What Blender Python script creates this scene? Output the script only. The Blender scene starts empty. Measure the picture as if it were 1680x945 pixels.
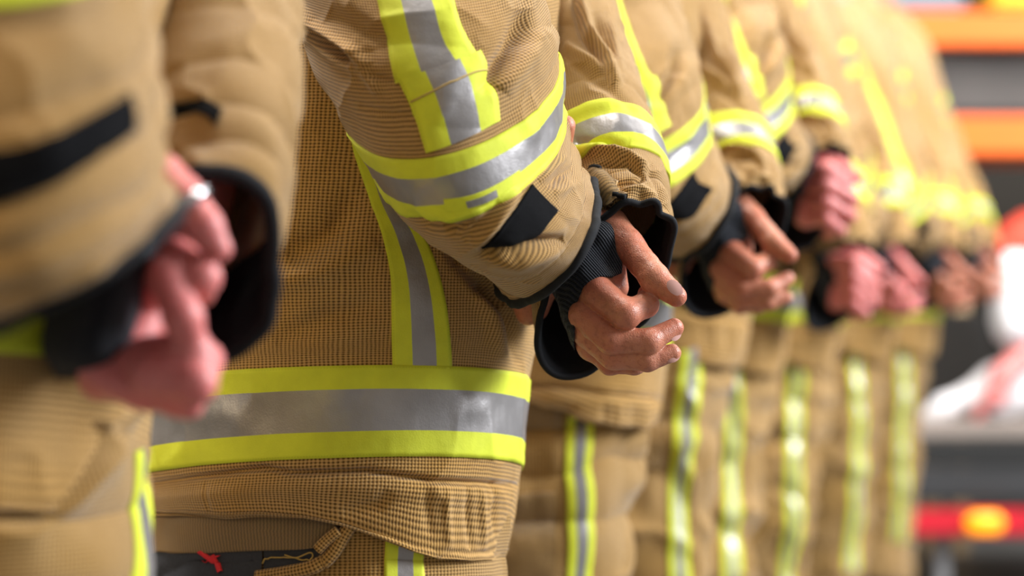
import bpy, math, random
import numpy as np
import openvdb as vdb
from mathutils import Vector

# ------------------------------------------------------------------ camera, world, lights, exposure
S = bpy.context.scene
FPX, CX, HY, CZ = 3967.0, 840.0, 430.0, 0.95      # focal length in px, image centre, horizon row, eye height
cam_d = bpy.data.cameras.new('camera'); cam = bpy.data.objects.new('camera', cam_d)
S.collection.objects.link(cam); S.camera = cam
cam.location = (0, 0, CZ); cam.rotation_euler = (math.pi/2, 0, 0)
cam_d.sensor_width = 36; cam_d.lens = 36*FPX/1680
cam_d.shift_y = (HY-472.5)/1680
cam_d.clip_start = .05
cam_d.dof.use_dof = True; cam_d.dof.focus_distance = 1.95; cam_d.dof.aperture_fstop = 3.3

S.view_settings.view_transform = 'Standard'; S.view_settings.look = 'None'
S.view_settings.exposure = 1.0; S.view_settings.gamma = 1; S.view_settings.use_curve_mapping = False

W = bpy.data.worlds.new('world'); S.world = W; W.use_nodes = True
bg = W.node_tree.nodes['Background']; bg.inputs[0].default_value = (1, .93, .85, 1); bg.inputs[1].default_value = .22

def area(name, loc, target, size, power, col=(1, 1, 1), sy=None):
    d = bpy.data.lights.new(name, 'AREA'); o = bpy.data.objects.new(name, d); S.collection.objects.link(o)
    o.location = loc; o.rotation_euler = (Vector(target)-Vector(loc)).to_track_quat('-Z', 'Y').to_euler()
    d.size = size; d.energy = power; d.color = col
    if sy: d.shape = 'RECTANGLE'; d.size_y = sy
    return o
area('door_light', (5.2, 2.2, 3.4), (.3, 3.0, .9), 2.4, 370, (.93, .97, 1.0))
area('ceiling_light', (-1.2, 3.2, 4.6), (0, 2.6, .8), 1.1, 270, (1, .94, .85), 3.0)
area('front_light', (-3.6, -1.8, 2.6), (0, 2.4, .8), 1.8, 92, (1, .80, .50))
area('back_light', (2.6, 5.8, 4.6), (1.6, 8.6, .6), 2.0, 190, (1, .95, .9))

# ------------------------------------------------------------------ helpers
def DD(D): return D if D < 1.95 or D > 2.7 else 1.95+(D-1.95)*.8      # figures are a little slimmer across the shoulders
def W3(px, py, D):
    D = DD(D)
    return np.array([(px-CX)/FPX*D, D, CZ-(py-HY)/FPX*D])
def to_px(P): return np.stack([P[..., 0]/P[..., 1]*FPX+CX, HY-(P[..., 2]-CZ)/P[..., 1]*FPX], -1)

def _hash(i, j, k, seed):
    n = (i*374761393 + j*668265263 + k*2147483647*3 + seed*1274126177) & 0xFFFFFFFF
    n = ((n ^ (n >> 13))*1274126177) & 0xFFFFFFFF
    n = (n ^ (n >> 16)) & 0xFFFFFFFF
    return n/4294967295.0
def vnoise(P, seed=0):
    f = np.floor(P).astype(np.int64); t = P-f; t = t*t*t*(t*(t*6-15)+10); r = 0
    for a in (0, 1):
        for b in (0, 1):
            for c in (0, 1):
                w = (t[..., 0] if a else 1-t[..., 0])*(t[..., 1] if b else 1-t[..., 1])*(t[..., 2] if c else 1-t[..., 2])
                r = r + w*_hash(f[..., 0]+a, f[..., 1]+b, f[..., 2]+c, seed)
    return r*2-1
def fbm(P, seed=0, o=3):
    r, a = 0, 1.0
    for k in range(o): r = r + a*vnoise(P*2**k, seed+k*17); a *= .5
    return r

def new_mesh(name, V, F, mat, parent=None, uv=None, smooth=True):
    me = bpy.data.meshes.new(name)
    V = np.asarray(V, float)
    me.from_pydata(V.tolist(), [], F.tolist() if isinstance(F, np.ndarray) else F)
    if uv is not None:
        l = me.uv_layers.new(name='uv')
        vi = np.empty(len(me.loops), int); me.loops.foreach_get('vertex_index', vi)
        if isinstance(uv, tuple): data = uv[1]
        else: data = uv[vi]
        l.data.foreach_set('uv', np.asarray(data, np.float32).ravel())
    if smooth: me.polygons.foreach_set('use_smooth', [True]*len(me.polygons))
    for m in (mat if isinstance(mat, list) else [mat]): me.materials.append(m)
    me.update(); me.validate()
    o = bpy.data.objects.new(name, me); S.collection.objects.link(o)
    if parent: o.parent = parent
    return o

def poly_cut(poly, off):
    """signed distance (m) to an outline extruded away from the lens; negative inside"""
    L = np.array(poly+poly[:1], float)
    def f(P):
        Q = to_px(P+off); d, _ = polydist(Q, L); ins = np.zeros(d.shape, bool)
        for a, b in zip(L[:-1], L[1:]):
            c = (a[1] > Q[..., 1]) != (b[1] > Q[..., 1]); dy = b[1]-a[1] if b[1] != a[1] else 1e-9
            ins ^= c & (Q[..., 0] < (b[0]-a[0])*(Q[..., 1]-a[1])/dy+a[0])
        return np.where(ins, -d, d)/FPX*P[..., 1]
    return f
def grid_faces(ny, nx, wrap=False):
    i = np.arange(ny-1)[:, None]; j = np.arange(nx if wrap else nx-1)[None]
    j2 = (j+1) % nx
    a = i*nx+j; b = i*nx+j2; c = (i+1)*nx+j2; d = (i+1)*nx+j
    return np.stack([a, b, c, d], -1).reshape(-1, 4)

def box(name, c, s, mat, parent=None, bev=.004):
    import bmesh
    bm = bmesh.new(); bmesh.ops.create_cube(bm, size=1)
    for v in bm.verts: v.co = Vector((v.co.x*s[0]+c[0], v.co.y*s[1]+c[1], v.co.z*s[2]+c[2]))
    if bev: bmesh.ops.bevel(bm, geom=bm.edges[:], offset=min(bev, min(s)*.3), segments=2, affect='EDGES')
    me = bpy.data.meshes.new(name); bm.to_mesh(me); bm.free(); me.materials.append(mat)
    o = bpy.data.objects.new(name, me); S.collection.objects.link(o)
    if parent: o.parent = parent
    return o

def catmull(C, t):
    """C (n,...) control values, t in [0,n-1]"""
    n = len(C); i = np.clip(np.floor(t).astype(int), 0, n-2); f = (t-i)
    f = f.reshape(f.shape+(1,)*(C.ndim-1))
    p1, p2 = C[i], C[i+1]
    p0 = np.where((i > 0).reshape(f.shape), C[np.maximum(i-1, 0)], 2*p1-p2)
    p3 = np.where((i < n-2).reshape(f.shape), C[np.minimum(i+2, n-1)], 2*p2-p1)
    return .5*((2*p1)+(-p0+p2)*f+(2*p0-5*p1+4*p2-p3)*f*f+(-p0+3*p1-3*p2+p3)*f**3)

def polydist(Q, line):
    """distance of px points Q (...,2) to a polyline, and the arc fraction of the nearest point"""
    L = np.array(line, float); seg = L[1:]-L[:-1]; ln = np.hypot(*seg.T); tot = ln.sum(); acc = 0
    best = np.full(Q.shape[:-1], 1e9); fr = np.zeros(Q.shape[:-1])
    for a, s, l in zip(L[:-1], seg, ln):
        t = np.clip(((Q-a)@s)/(l*l), 0, 1); d = np.hypot(*np.moveaxis(Q-(a+t[..., None]*s), -1, 0))
        m = d < best; best = np.where(m, d, best); fr = np.where(m, (acc+t*l)/tot, fr); acc += l
    return best, fr

class Tube:
    """a closed cloth tube: rings through A (left silhouette), F (near side), B (right silhouette)"""
    def __init__(s, secs, nu=240, nv=240, sq=1.0, folds=None, warp=None, shift=None):
        arr = []; s.off = -np.array(shift, float) if shift is not None else np.zeros(3)
        for q in secs:
            A, B, F = W3(*q[0]), W3(*q[1]), W3(*q[2]); C = (A+B)/2
            K = W3(*q[3]) if len(q) > 3 else 2*C-F
            if shift is not None:
                d = np.array(shift, float); A, B, F, C, K = A+d, B+d, F+d, C+d, K+d
            arr.append([C, A-C, F-C, K-C])
        s.C = np.array(arr); s.n = len(arr); s.nu, s.nv, s.sq, s.warp = nu, nv, sq, warp
        u = np.arange(nu)/nu; v = np.linspace(0, 1, nv)
        UU, VV = np.meshgrid(u, v)
        P = s.base(UU, VV)
        N = s.normals(P)
        s.P0, s.N0 = P, N
        if folds is not None: P = P+N*folds(s, UU, VV, P, N)[..., None]
        s.P = P; s.N = s.normals(P)
        du = np.linalg.norm(np.diff(np.concatenate([P, P[:, :1]], 1), axis=1), axis=-1).sum(1)
        dv = np.linalg.norm(np.diff(s.base(UU, VV), axis=0), axis=-1).mean(1)
        s.circ = du.mean(); s.vlen = np.concatenate([[0], np.cumsum(dv)])
    def base(s, u, v):
        K = catmull(s.C, np.clip(v, 0, 1)*(s.n-1))
        th = u*2*np.pi; c, si = np.cos(th), np.sin(th)
        e = s.sq; c = np.sign(c)*np.abs(c)**e; si = np.sign(si)*np.abs(si)**e
        P = K[..., 0, :]+c[..., None]*K[..., 1, :]+np.where(si > 0, si, 0)[..., None]*K[..., 2, :]+np.where(si < 0, -si, 0)[..., None]*K[..., 3, :]
        if s.warp: P = s.warp(P, u, v)
        return P
    def normals(s, P):
        du = np.roll(P, -1, 1)-np.roll(P, 1, 1); dv = np.gradient(P, axis=0)
        N = np.cross(du, dv); N /= np.linalg.norm(N, axis=-1, keepdims=True)+1e-12
        cen = P.mean(1, keepdims=True)
        if ((P-cen)*N).sum() < 0: N = -N
        return N
    def sample(s, u, v, off=0.0):
        x = (u % 1)*s.nu; y = np.clip(v, 0, 1)*(s.nv-1)
        i = np.floor(x).astype(int) % s.nu; i2 = (i+1) % s.nu; fx = (x-np.floor(x))[..., None]
        j = np.clip(np.floor(y).astype(int), 0, s.nv-2); fy = (y-j)[..., None]
        g = lambda A: (A[j, i]*(1-fx)+A[j, i2]*fx)*(1-fy)+(A[j+1, i]*(1-fx)+A[j+1, i2]*fx)*fy
        return g(s.P)+g(s.N)*np.asarray(off)[..., None] if np.ndim(off) else g(s.P)+g(s.N)*off
    def uv_of(s, pts):
        """surface coordinates of px points on the side facing the camera"""
        pts = np.array(pts, float)
        vis = (s.N0*(-s.P0-s.off+np.array([0, 0, CZ]))).sum(-1) > 0
        Q = to_px(s.P0+s.off); Q = np.where(vis[..., None], Q, 1e7)
        out = []
        for p in pts.reshape(-1, 2):
            d = ((Q-p)**2).sum(-1); j, i = np.unravel_index(d.argmin(), d.shape)
            u, v = i/s.nu, j/(s.nv-1)
            for _ in range(6):
                e = 1e-4
                f0, fu, fv = [to_px(s.base(np.array([a]), np.array([b]))+s.off)[0] for a, b in ((u, v), (u+e, v), (u, v+e))]
                J = np.stack([(fu-f0)/e, (fv-f0)/e], 1)
                try: st = np.linalg.solve(J, p-f0)
                except Exception: break
                st = np.clip(st, -.03, .03)
                if abs(J[0, 0]*J[1, 1]-J[0, 1]*J[1, 0]) < 1e3: break
                u, v = u+st[0], v+st[1]
            out.append((u, v))
        return np.array(out).reshape(pts.shape)
    def build(s, name, mat, parent, edge=0):
        F = grid_faces(s.nv, s.nu, True)
        # uv in metres, wrapped per loop
        j, i = np.divmod(F[:, 0], s.nu)
        U0, U1 = i/s.nu*s.circ, (i+1)/s.nu*s.circ; V0, V1 = s.vlen[j], s.vlen[np.minimum(j+1, s.nv-1)]
        uv = np.stack([np.stack([U0, V0], -1), np.stack([U1, V0], -1), np.stack([U1, V1], -1), np.stack([U0, V1], -1)], 1)
        cen = s.P.mean(1)
        a, b, c = s.P.reshape(-1, 3)[F[:, 0]], s.P.reshape(-1, 3)[F[:, 1]], s.P.reshape(-1, 3)[F[:, 2]]
        n = np.cross(b-a, c-a)
        if (n*s.N.reshape(-1, 3)[F[:, 0]]).sum() < 0:
            F = F[:, ::-1]; uv = uv[:, ::-1]
        return new_mesh(name, s.P.reshape(-1, 3), F, mat, parent, ('loop', uv.reshape(-1, 2)))

def strip(t, name, uvg, mat, parent, off=.0012, wobble=.0004, seed=0):
    """cloth strip lying on tube t; uvg (n,m,2) surface coordinates; uv.x across 0..1, uv.y along in metres"""
    n, m = uvg.shape[:2]
    x = np.linspace(0, 1, m)
    g = np.concatenate([uvg[:, :1], uvg, uvg[:, -1:]], 1)
    offs = np.concatenate([[-off*.8], np.full(m, off), [-off*.8]])[None].repeat(n, 0)
    P = t.sample(g[..., 0], g[..., 1], 0.0)
    Pn = t.sample(g[..., 0], g[..., 1], 1.0)-P
    Pn /= np.linalg.norm(Pn, axis=-1, keepdims=True)+1e-9
    offs = offs+np.where(offs > 0, fbm(P*60, seed)*wobble, 0)
    V = P+Pn*offs[..., None]
    F = grid_faces(n, m+2)
    ln = np.concatenate([[0], np.cumsum(np.linalg.norm(np.diff(P[:, m//2], axis=0), axis=-1))])
    xs = np.concatenate([[0], x, [1]])
    uv = np.stack([np.broadcast_to(xs, (n, m+2)), np.broadcast_to(ln[:, None], (n, m+2))], -1).reshape(-1, 2)
    Vf = V.reshape(-1, 3); nn = np.cross(Vf[F[:, 1]]-Vf[F[:, 0]], Vf[F[:, 2]]-Vf[F[:, 0]])
    if (nn*Pn.reshape(-1, 3)[F[:, 0]]).sum() < 0: F = F[:, ::-1]
    return new_mesh(name, Vf, F, mat, parent, uv)

def resample(L, n):
    L = np.array(L, float); k = np.linspace(0, len(L)-1, n); return catmull(L, k)
def strip_px(t, name, left, right, mat, parent, n=60, m=14, **kw):
    """left / right edge polylines in px (same number of points)"""
    a = t.uv_of(left); b = t.uv_of(right)
    b[:, 0] = a[:, 0]+((b[:, 0]-a[:, 0]+.5) % 1-.5)
    for k in range(1, len(a)):
        d = ((a[k, 0]-a[k-1, 0]+.5) % 1-.5)-(a[k, 0]-a[k-1, 0]); a[k, 0] += d; b[k, 0] += d
    A, B = resample(a, n), resample(b, n); w = np.linspace(0, 1, m)[None, :, None]
    return strip(t, name, A[:, None]*(1-w)+B[:, None]*w, mat, parent, **kw)
def strip_ring(t, name, v0, v1, mat, parent, n=300, m=14, u0=0.0, u1=1.0, **kw):
    u = np.linspace(u0, u1, n)[:, None]; w = np.linspace(0, 1, m)[None]
    V = (v0(u) if callable(v0) else v0)*(1-w)+(v1(u) if callable(v1) else v1)*w
    return strip(t, name, np.stack([np.broadcast_to(u, V.shape) if V.shape[0] > 1 else np.broadcast_to(u, (n, m)), np.broadcast_to(V, (n, m))], -1), mat, parent, **kw)

def pipe(name, pts, r, mat, parent, closed=False, ns=10):
    P = np.array(pts, float); n = len(P)
    T = np.roll(P, -1, 0)-np.roll(P, 1, 0) if closed else np.gradient(P, axis=0)
    T /= np.linalg.norm(T, axis=1, keepdims=True)+1e-12
    ref = np.array([.13, 1, .21]); ref /= np.linalg.norm(ref)
    X = np.cross(T, ref); X /= np.linalg.norm(X, axis=1, keepdims=True)+1e-9; Y = np.cross(T, X)
    th = np.arange(ns)/ns*2*np.pi; R = np.broadcast_to(np.asarray(r, float), (n,)) if np.ndim(r) < 2 else r
    V = P[:, None]+R[:, None, None]*(np.cos(th)[None, :, None]*X[:, None]+np.sin(th)[None, :, None]*Y[:, None])
    F = grid_faces(n, ns, True)
    ln = np.concatenate([[0], np.cumsum(np.linalg.norm(np.diff(P, axis=0), axis=1))])
    uvp = np.stack([np.broadcast_to((th*.006)[None], (n, ns)), np.broadcast_to(ln[:, None], (n, ns))], -1).reshape(-1, 2)
    V = V.reshape(-1, 3)
    if closed:
        j = np.arange(ns); F = np.concatenate([F, np.stack([(n-1)*ns+j, (n-1)*ns+(j+1) % ns, (j+1) % ns, j], -1)])
        F = F.tolist()
    else:
        F = F.tolist()+[list(range(ns))[::-1], [(n-1)*ns+k for k in range(ns)]]
    return new_mesh(name, V, F, mat, parent, uvp)

# signed distance shapes
def sd_cone(P, a, b, ra, rb):
    a = np.asarray(a, float); b = np.asarray(b, float); ba = b-a; l2 = (ba@ba)+1e-12
    t = np.clip(((P-a)@ba)/l2, 0, 1)
    return np.linalg.norm(P-(a+t[..., None]*ba), axis=-1)-(ra+(rb-ra)*t)
def smin(a, b, k):
    h = np.clip(.5+.5*(b-a)/k, 0, 1); return b*(1-h)+a*h-k*h*(1-h)
def sd_mesh(prims, h, pad=.01, noise=None, cut=None):
    """prims: list of (group, k, a, b, ra, rb); groups blend inside with k, between groups with kg"""
    pts = np.array([p[2] for p in prims]+[p[3] for p in prims]); rr = max(max(p[4], p[5]) for p in prims)
    lo = pts.min(0)-rr-pad; hi = pts.max(0)+rr+pad; n = np.ceil((hi-lo)/h).astype(int)
    ax = [lo[k]+np.arange(n[k])*h for k in range(3)]
    G = np.full(tuple(n), 10.0, np.float32)
    groups = {}
    for g, k, a, b, ra, rb in prims: groups.setdefault(g, []).append((k, a, b, ra, rb))
    for g, L in groups.items():
        D = np.full(tuple(n), 10.0, np.float32)
        for k, a, b, ra, rb in L:
            q0 = np.minimum(a, b)-max(ra, rb)-.012-h*3; q1 = np.maximum(a, b)+max(ra, rb)+.012+h*3
            i0 = np.clip(((q0-lo)/h).astype(int), 0, n); i1 = np.clip(((q1-lo)/h).astype(int)+1, 0, n)
            sl = tuple(slice(i0[m], i1[m]) for m in range(3))
            P = np.stack(np.meshgrid(*[ax[m][sl[m]] for m in range(3)], indexing='ij'), -1)
            D[sl] = smin(D[sl], sd_cone(P, a, b, ra, rb), k)
        kg = g[1] if isinstance(g, tuple) else .002
        G = smin(G, D, kg)
    if cut:
        P = np.stack(np.meshgrid(*ax, indexing='ij'), -1); G = np.maximum(G, cut(P))
    G = np.clip(G, -3*h, 3*h).astype(np.float32)
    grid = vdb.FloatGrid(float(3*h)); grid.copyFromArray(G)
    p, q = grid.convertToQuads(isovalue=0.0)
    V = lo+np.asarray(p, float)*h
    if noise: V = noise(V)
    return V, np.asarray(q, int)

# ------------------------------------------------------------------ materials
def mat(name, build):
    m = bpy.data.materials.new(name); m.use_nodes = True; nt = m.node_tree
    b = nt.nodes['Principled BSDF']; build(nt, b); return m
def nd(nt, t, **kw):
    n = nt.nodes.new(t)
    for k, v in kw.items():
        if isinstance(k, str) and hasattr(n, k): setattr(n, k, v)
        else: n.inputs[k].default_value = v
    return n
def math_(nt, op, a, b=None, clamp=False):
    n = nt.nodes.new('ShaderNodeMath'); n.operation = op; n.use_clamp = clamp
    for i, x in enumerate((a, b)):
        if x is None: continue
        if isinstance(x, (int, float)): n.inputs[i].default_value = x
        else: nt.links.new(x, n.inputs[i])
    return n.outputs[0]
def mix(nt, f, a, b, mode='MIX'):
    n = nt.nodes.new('ShaderNodeMix'); n.data_type = 'RGBA'; n.blend_type = mode
    for s, x in ((0, f), (6, a), (7, b)):
        if hasattr(x, 'is_output'): nt.links.new(x, n.inputs[s])
        else: n.inputs[s].default_value = (*x, 1) if isinstance(x, tuple) and len(x) == 3 else x
    return n.outputs[2]
def noise_(nt, scale, detail=3, coord=None, rough=.5):
    n = nt.nodes.new('ShaderNodeTexNoise'); n.inputs['Scale'].default_value = scale; n.inputs['Detail'].default_value = detail
    n.inputs['Roughness'].default_value = rough
    if coord is None:
        c = nt.nodes.new('ShaderNodeTexCoord'); coord = c.outputs['Object']
    nt.links.new(coord, n.inputs['Vector']); return n.outputs[0]
def ramp(nt, f, a, b):
    n = nt.nodes.new('ShaderNodeMapRange'); n.inputs[1].default_value = a; n.inputs[2].default_value = b
    nt.links.new(f, n.inputs[0]); return n.outputs[0]
def bump(nt, b, h, strength, dist):
    n = nt.nodes.new('ShaderNodeBump'); n.inputs['Strength'].default_value = strength; n.inputs['Distance'].default_value = dist
    nt.links.new(h, n.inputs['Height']); nt.links.new(n.outputs[0], b.inputs['Normal'])

def fabric(light, dark, period=.0031, gold=None):
    def f(nt, b):
        uv = nt.nodes.new('ShaderNodeUVMap'); sep = nt.nodes.new('ShaderNodeSeparateXYZ')
        wob = nt.nodes.new('ShaderNodeTexNoise'); wob.inputs['Scale'].default_value = 30; wob.inputs['Detail'].default_value = 2
        nt.links.new(uv.outputs[0], wob.inputs['Vector'])
        add = nt.nodes.new('ShaderNodeVectorMath'); add.operation = 'MULTIPLY_ADD'; add.inputs[1].default_value = (.0024, .0024, 0)
        nt.links.new(wob.outputs['Color'], add.inputs[0]); nt.links.new(uv.outputs[0], add.inputs[2])
        nt.links.new(add.outputs[0], sep.inputs[0])
        k = 2*math.pi/period
        sx = math_(nt, 'SINE', math_(nt, 'MULTIPLY', sep.outputs[0], k)); sy = math_(nt, 'SINE', math_(nt, 'MULTIPLY', sep.outputs[1], k))
        # small raised knots with darker gaps between the rows
        h = math_(nt, 'ADD', math_(nt, 'MULTIPLY', sx, .27), math_(nt, 'MULTIPLY', sy, .29))
        h = math_(nt, 'ADD', h, .5)
        grain = noise_(nt, 1500, 2)
        h = math_(nt, 'ADD', h, math_(nt, 'MULTIPLY', math_(nt, 'SUBTRACT', grain, .5), .5))
        big = noise_(nt, 9, 3)
        c0 = mix(nt, ramp(nt, big, .35, .65), light, gold or light)
        col = mix(nt, ramp(nt, h, .08, .72), dark, c0)
        nt.links.new(col, b.inputs['Base Color'])
        b.inputs['Roughness'].default_value = .85; b.inputs['Specular IOR Level'].default_value = .25
        b.inputs['Sheen Weight'].default_value = .32; b.inputs['Sheen Roughness'].default_value = .4
        bump(nt, b, h, .8, .0009)
    return f
TAN = mat('tan_aramid_cloth', fabric((.56, .345, .135), (.09, .042, .007), gold=(.54, .305, .085)))
TAN_S = mat('tan_sleeve_cloth', fabric((.54, .33, .135), (.075, .036, .007), .0026, gold=(.49, .28, .085)))
TAN_DK = mat('tan_trouser_cloth', fabric((.50, .31, .125), (.09, .045, .009), gold=(.44, .255, .075)))

def tape(nt, b, lo=.29, hi=.70, yel=(.64, .70, .03), sil=(.33, .315, .32)):
    uv = nt.nodes.new('ShaderNodeUVMap'); sep = nt.nodes.new('ShaderNodeSeparateXYZ'); nt.links.new(uv.outputs[0], sep.inputs[0])
    m = math_(nt, 'MULTIPLY', math_(nt, 'GREATER_THAN', sep.outputs[0], lo), math_(nt, 'LESS_THAN', sep.outputs[0], hi))
    n1 = noise_(nt, 40, 4); y2 = tuple(c*.86 for c in yel)
    yc = mix(nt, ramp(nt, n1, .3, .7), yel, y2)
    st = math_(nt, 'ABSOLUTE', math_(nt, 'SUBTRACT', math_(nt, 'ABSOLUTE', math_(nt, 'SUBTRACT', sep.outputs[0], .5)), .47))
    st = math_(nt, 'LESS_THAN', st, .006)
    dash = math_(nt, 'GREATER_THAN', math_(nt, 'SINE', math_(nt, 'MULTIPLY', sep.outputs[1], 2500)), -.2)
    yc = mix(nt, math_(nt, 'MULTIPLY', math_(nt, 'MULTIPLY', st, dash), .45), yc, (.35, .42, .01))
    sc = mix(nt, ramp(nt, noise_(nt, 25, 3), .35, .7), sil, tuple(c*.82 for c in sil))
    nt.links.new(mix(nt, m, yc, sc), b.inputs['Base Color'])
    nt.links.new(math_(nt, 'MULTIPLY', m, .62), b.inputs['Metallic'])
    nt.links.new(math_(nt, 'SUBTRACT', .72, math_(nt, 'MULTIPLY', m, .32)), b.inputs['Roughness'])
    g = math_(nt, 'ADD', noise_(nt, 900, 2), math_(nt, 'MULTIPLY', noise_(nt, 120, 2), 1.2))
    bump(nt, b, g, .35, .0006)
TAPE = mat('hi_vis_tape', tape)
TAPE_S = mat('hi_vis_tape_vertical', lambda nt, b: tape(nt, b, .32, .72))
TAB_Y = mat('yellow_tape', lambda nt, b: tape(nt, b, 2, 3))
TAB_G = mat('silver_tape', lambda nt, b: tape(nt, b, -1, 2))

def plain(col, rough=.6, metal=0, ns=None, spec=.5, bmp=0, var=.8):
    def f(nt, b):
        b.inputs['Roughness'].default_value = rough; b.inputs['Metallic'].default_value = metal; b.inputs['Specular IOR Level'].default_value = spec
        n = noise_(nt, ns or 20, 4); nt.links.new(mix(nt, ramp(nt, n, .3, .7), col, tuple(c*var for c in col)), b.inputs['Base Color'])
        if bmp: bump(nt, b, n, .5, bmp)
    return f
BLACK = mat('black_edging', plain((.006, .0065, .009), .85, ns=700, spec=.3, bmp=.0006))
VELCRO = mat('black_hook_tape', plain((.003, .003, .004), .95, ns=900, spec=.15, bmp=.0008))
LABEL = mat('charcoal_label_cloth', plain((.045, .048, .062), .85, ns=500, spec=.3, bmp=.0006))
RED = mat('red_embroidery', plain((.75, .01, .02), .6, ns=600, bmp=.0005))
GOLD = mat('gold_thread', plain((.45, .30, .08), .7, ns=600))
def knit(nt, b):
    uv = nt.nodes.new('ShaderNodeUVMap'); sep = nt.nodes.new('ShaderNodeSeparateXYZ'); nt.links.new(uv.outputs[0], sep.inputs[0])
    s = math_(nt, 'SINE', math_(nt, 'MULTIPLY', sep.outputs[0], 2*math.pi/.0024))
    t = math_(nt, 'SINE', math_(nt, 'MULTIPLY', sep.outputs[1], 2*math.pi/.0018))
    h = math_(nt, 'ADD', s, math_(nt, 'MULTIPLY', t, .3))
    nt.links.new(mix(nt, ramp(nt, h, -1, 1), (.002, .003, .005), (.014, .017, .028)), b.inputs['Base Color'])
    b.inputs['Roughness'].default_value = .85; b.inputs['Specular IOR Level'].default_value = .25; b.inputs['Sheen Weight'].default_value = .1
    bump(nt, b, h, .8, .0007)
KNIT = mat('black_ribbed_knit', knit)
def skin(c1, c2, c3):
    def f(nt, b):
        n = noise_(nt, 28, 3); n2 = noise_(nt, 260, 3)
        col = mix(nt, ramp(nt, n, .35, .68), c1, c2); col = mix(nt, ramp(nt, n2, .5, .8), col, c3)
        nt.links.new(col, b.inputs['Base Color'])
        b.inputs['Roughness'].default_value = .42; b.inputs['Subsurface Weight'].default_value = .25
        b.inputs['Subsurface Radius'].default_value = (1, .35, .2); b.inputs['Subsurface Scale'].default_value = .006
        v = nt.nodes.new('ShaderNodeTexVoronoi'); v.feature = 'DISTANCE_TO_EDGE'; v.inputs['Scale'].default_value = 520
        c = nt.nodes.new('ShaderNodeTexCoord'); nt.links.new(c.outputs['Object'], v.inputs['Vector'])
        h = math_(nt, 'ADD', math_(nt, 'MULTIPLY', v.outputs[0], .8), math_(nt, 'MULTIPLY', noise_(nt, 160, 3), 1.0))
        bump(nt, b, h, .55, .0008)
    return f
SKIN = mat('skin', skin((.50, .20, .12), (.46, .145, .085), (.34, .11, .065)))
PINK = mat('skin_flushed', skin((.68, .22, .21), (.60, .15, .14), (.52, .13, .125)))
NAIL = mat('fingernail', plain((.62, .34, .30), .22, ns=40, spec=.6))
HAIR = mat('dark_hair', plain((.03, .018, .01), .6, ns=200))
LEATHER = mat('black_boot_leather', plain((.02, .02, .02), .4, ns=60, bmp=.001))
METAL = mat('steel', plain((.6, .62, .65), .25, 1, ns=60))

# ------------------------------------------------------------------ the setting
FLOORM = mat('grey_concrete_floor', plain((.07, .07, .068), .5, ns=3, bmp=.001))
WALLM = mat('dark_wall', plain((.028, .024, .019), .8, ns=2))
fl = box('floor', (1, 5.5, -.05), (14, 15, .1), FLOORM, bev=0); fl['kind'] = 'structure'
wl = box('wall_back', (1, 10.6, 2.5), (14, .2, 5), WALLM, bev=0); wl['kind'] = 'structure'

# ------------------------------------------------------------------ turnout gear
def smooth(x, a, b): t = np.clip((x-a)/(b-a), 0, 1); return t*t*(3-2*t)

def cloth_folds(seed, amp, scale=9.0, ring=0.0, ring_n=6, soft=0.0, creases=(), aniso=(1, 1, 1)):
    def f(t, U, V, P, N):
        Q = P*np.array(aniso)*scale
        d = amp*.8*fbm(Q+seed*3.7, seed, 3)
        r = 1-np.abs(fbm(Q*1.3+11.3+seed, seed+5, 3)); d = d+amp*.9*(np.clip(r, 0, 1)**3-.4)
        if ring:
            wv = fbm(P*7+seed, seed+9, 2)
            ph = V*ring_n*2*np.pi+wv*2.4
            d = d+ring*(np.abs(np.sin(ph*.5))**.7-.6)*(.55+.45*vnoise(P*5+3+seed, seed+3))
        if soft: d = d+soft*vnoise(P*3.2+seed*2.1, seed+31)
        if creases:
            q = to_px(P); vis = smooth((N*(np.array([0, 0, CZ])-P)).sum(-1)/np.linalg.norm(P, axis=-1), -.05, .15)
            for line, w, dep in creases:
                dist, fr = polydist(q, line)
                e = np.sin(np.clip(fr, .0, 1)*np.pi)**.5*.85+.15
                d = d+(2.1 if w >= 9 else 1.1)*dep*np.exp(-(dist/w)**2)*e*vis
        return d
    return f

SLEEVE_N = [  # near sleeve, shoulder to cuff: A, B, F  (x, y, distance)
    ((420, -640, 2.10), (700, -600, 2.16), (560, -600, 2.02)),
    ((385, -500, 2.06), (770, -480, 2.12), (580, -480, 1.93)),
    ((400, -300, 2.04), (815, -320, 2.06), (610, -270, 1.87)),
    ((450, -120, 1.98), (850, -150, 2.00), (660, -80, 1.83)),
    ((484, 0, 1.95), (882, -20, 1.96), (690, 50, 1.80)),
    ((514, 110, 1.94), (907, 50, 1.95), (715, 150, 1.79)),
    ((566, 190, 1.94), (916, 95, 1.96), (745, 250, 1.79)),
    ((632, 300, 1.95), (926, 192, 1.97), (783, 352, 1.80)),
    ((700, 372, 1.96), (940, 240, 1.98), (850, 410, 1.82)),
    ((775, 428, 1.98), (953, 270, 2.00), (905, 425, 1.85)),
    ((836, 490, 2.00), (961, 292, 2.02), (950, 420, 1.87)),
]
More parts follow.
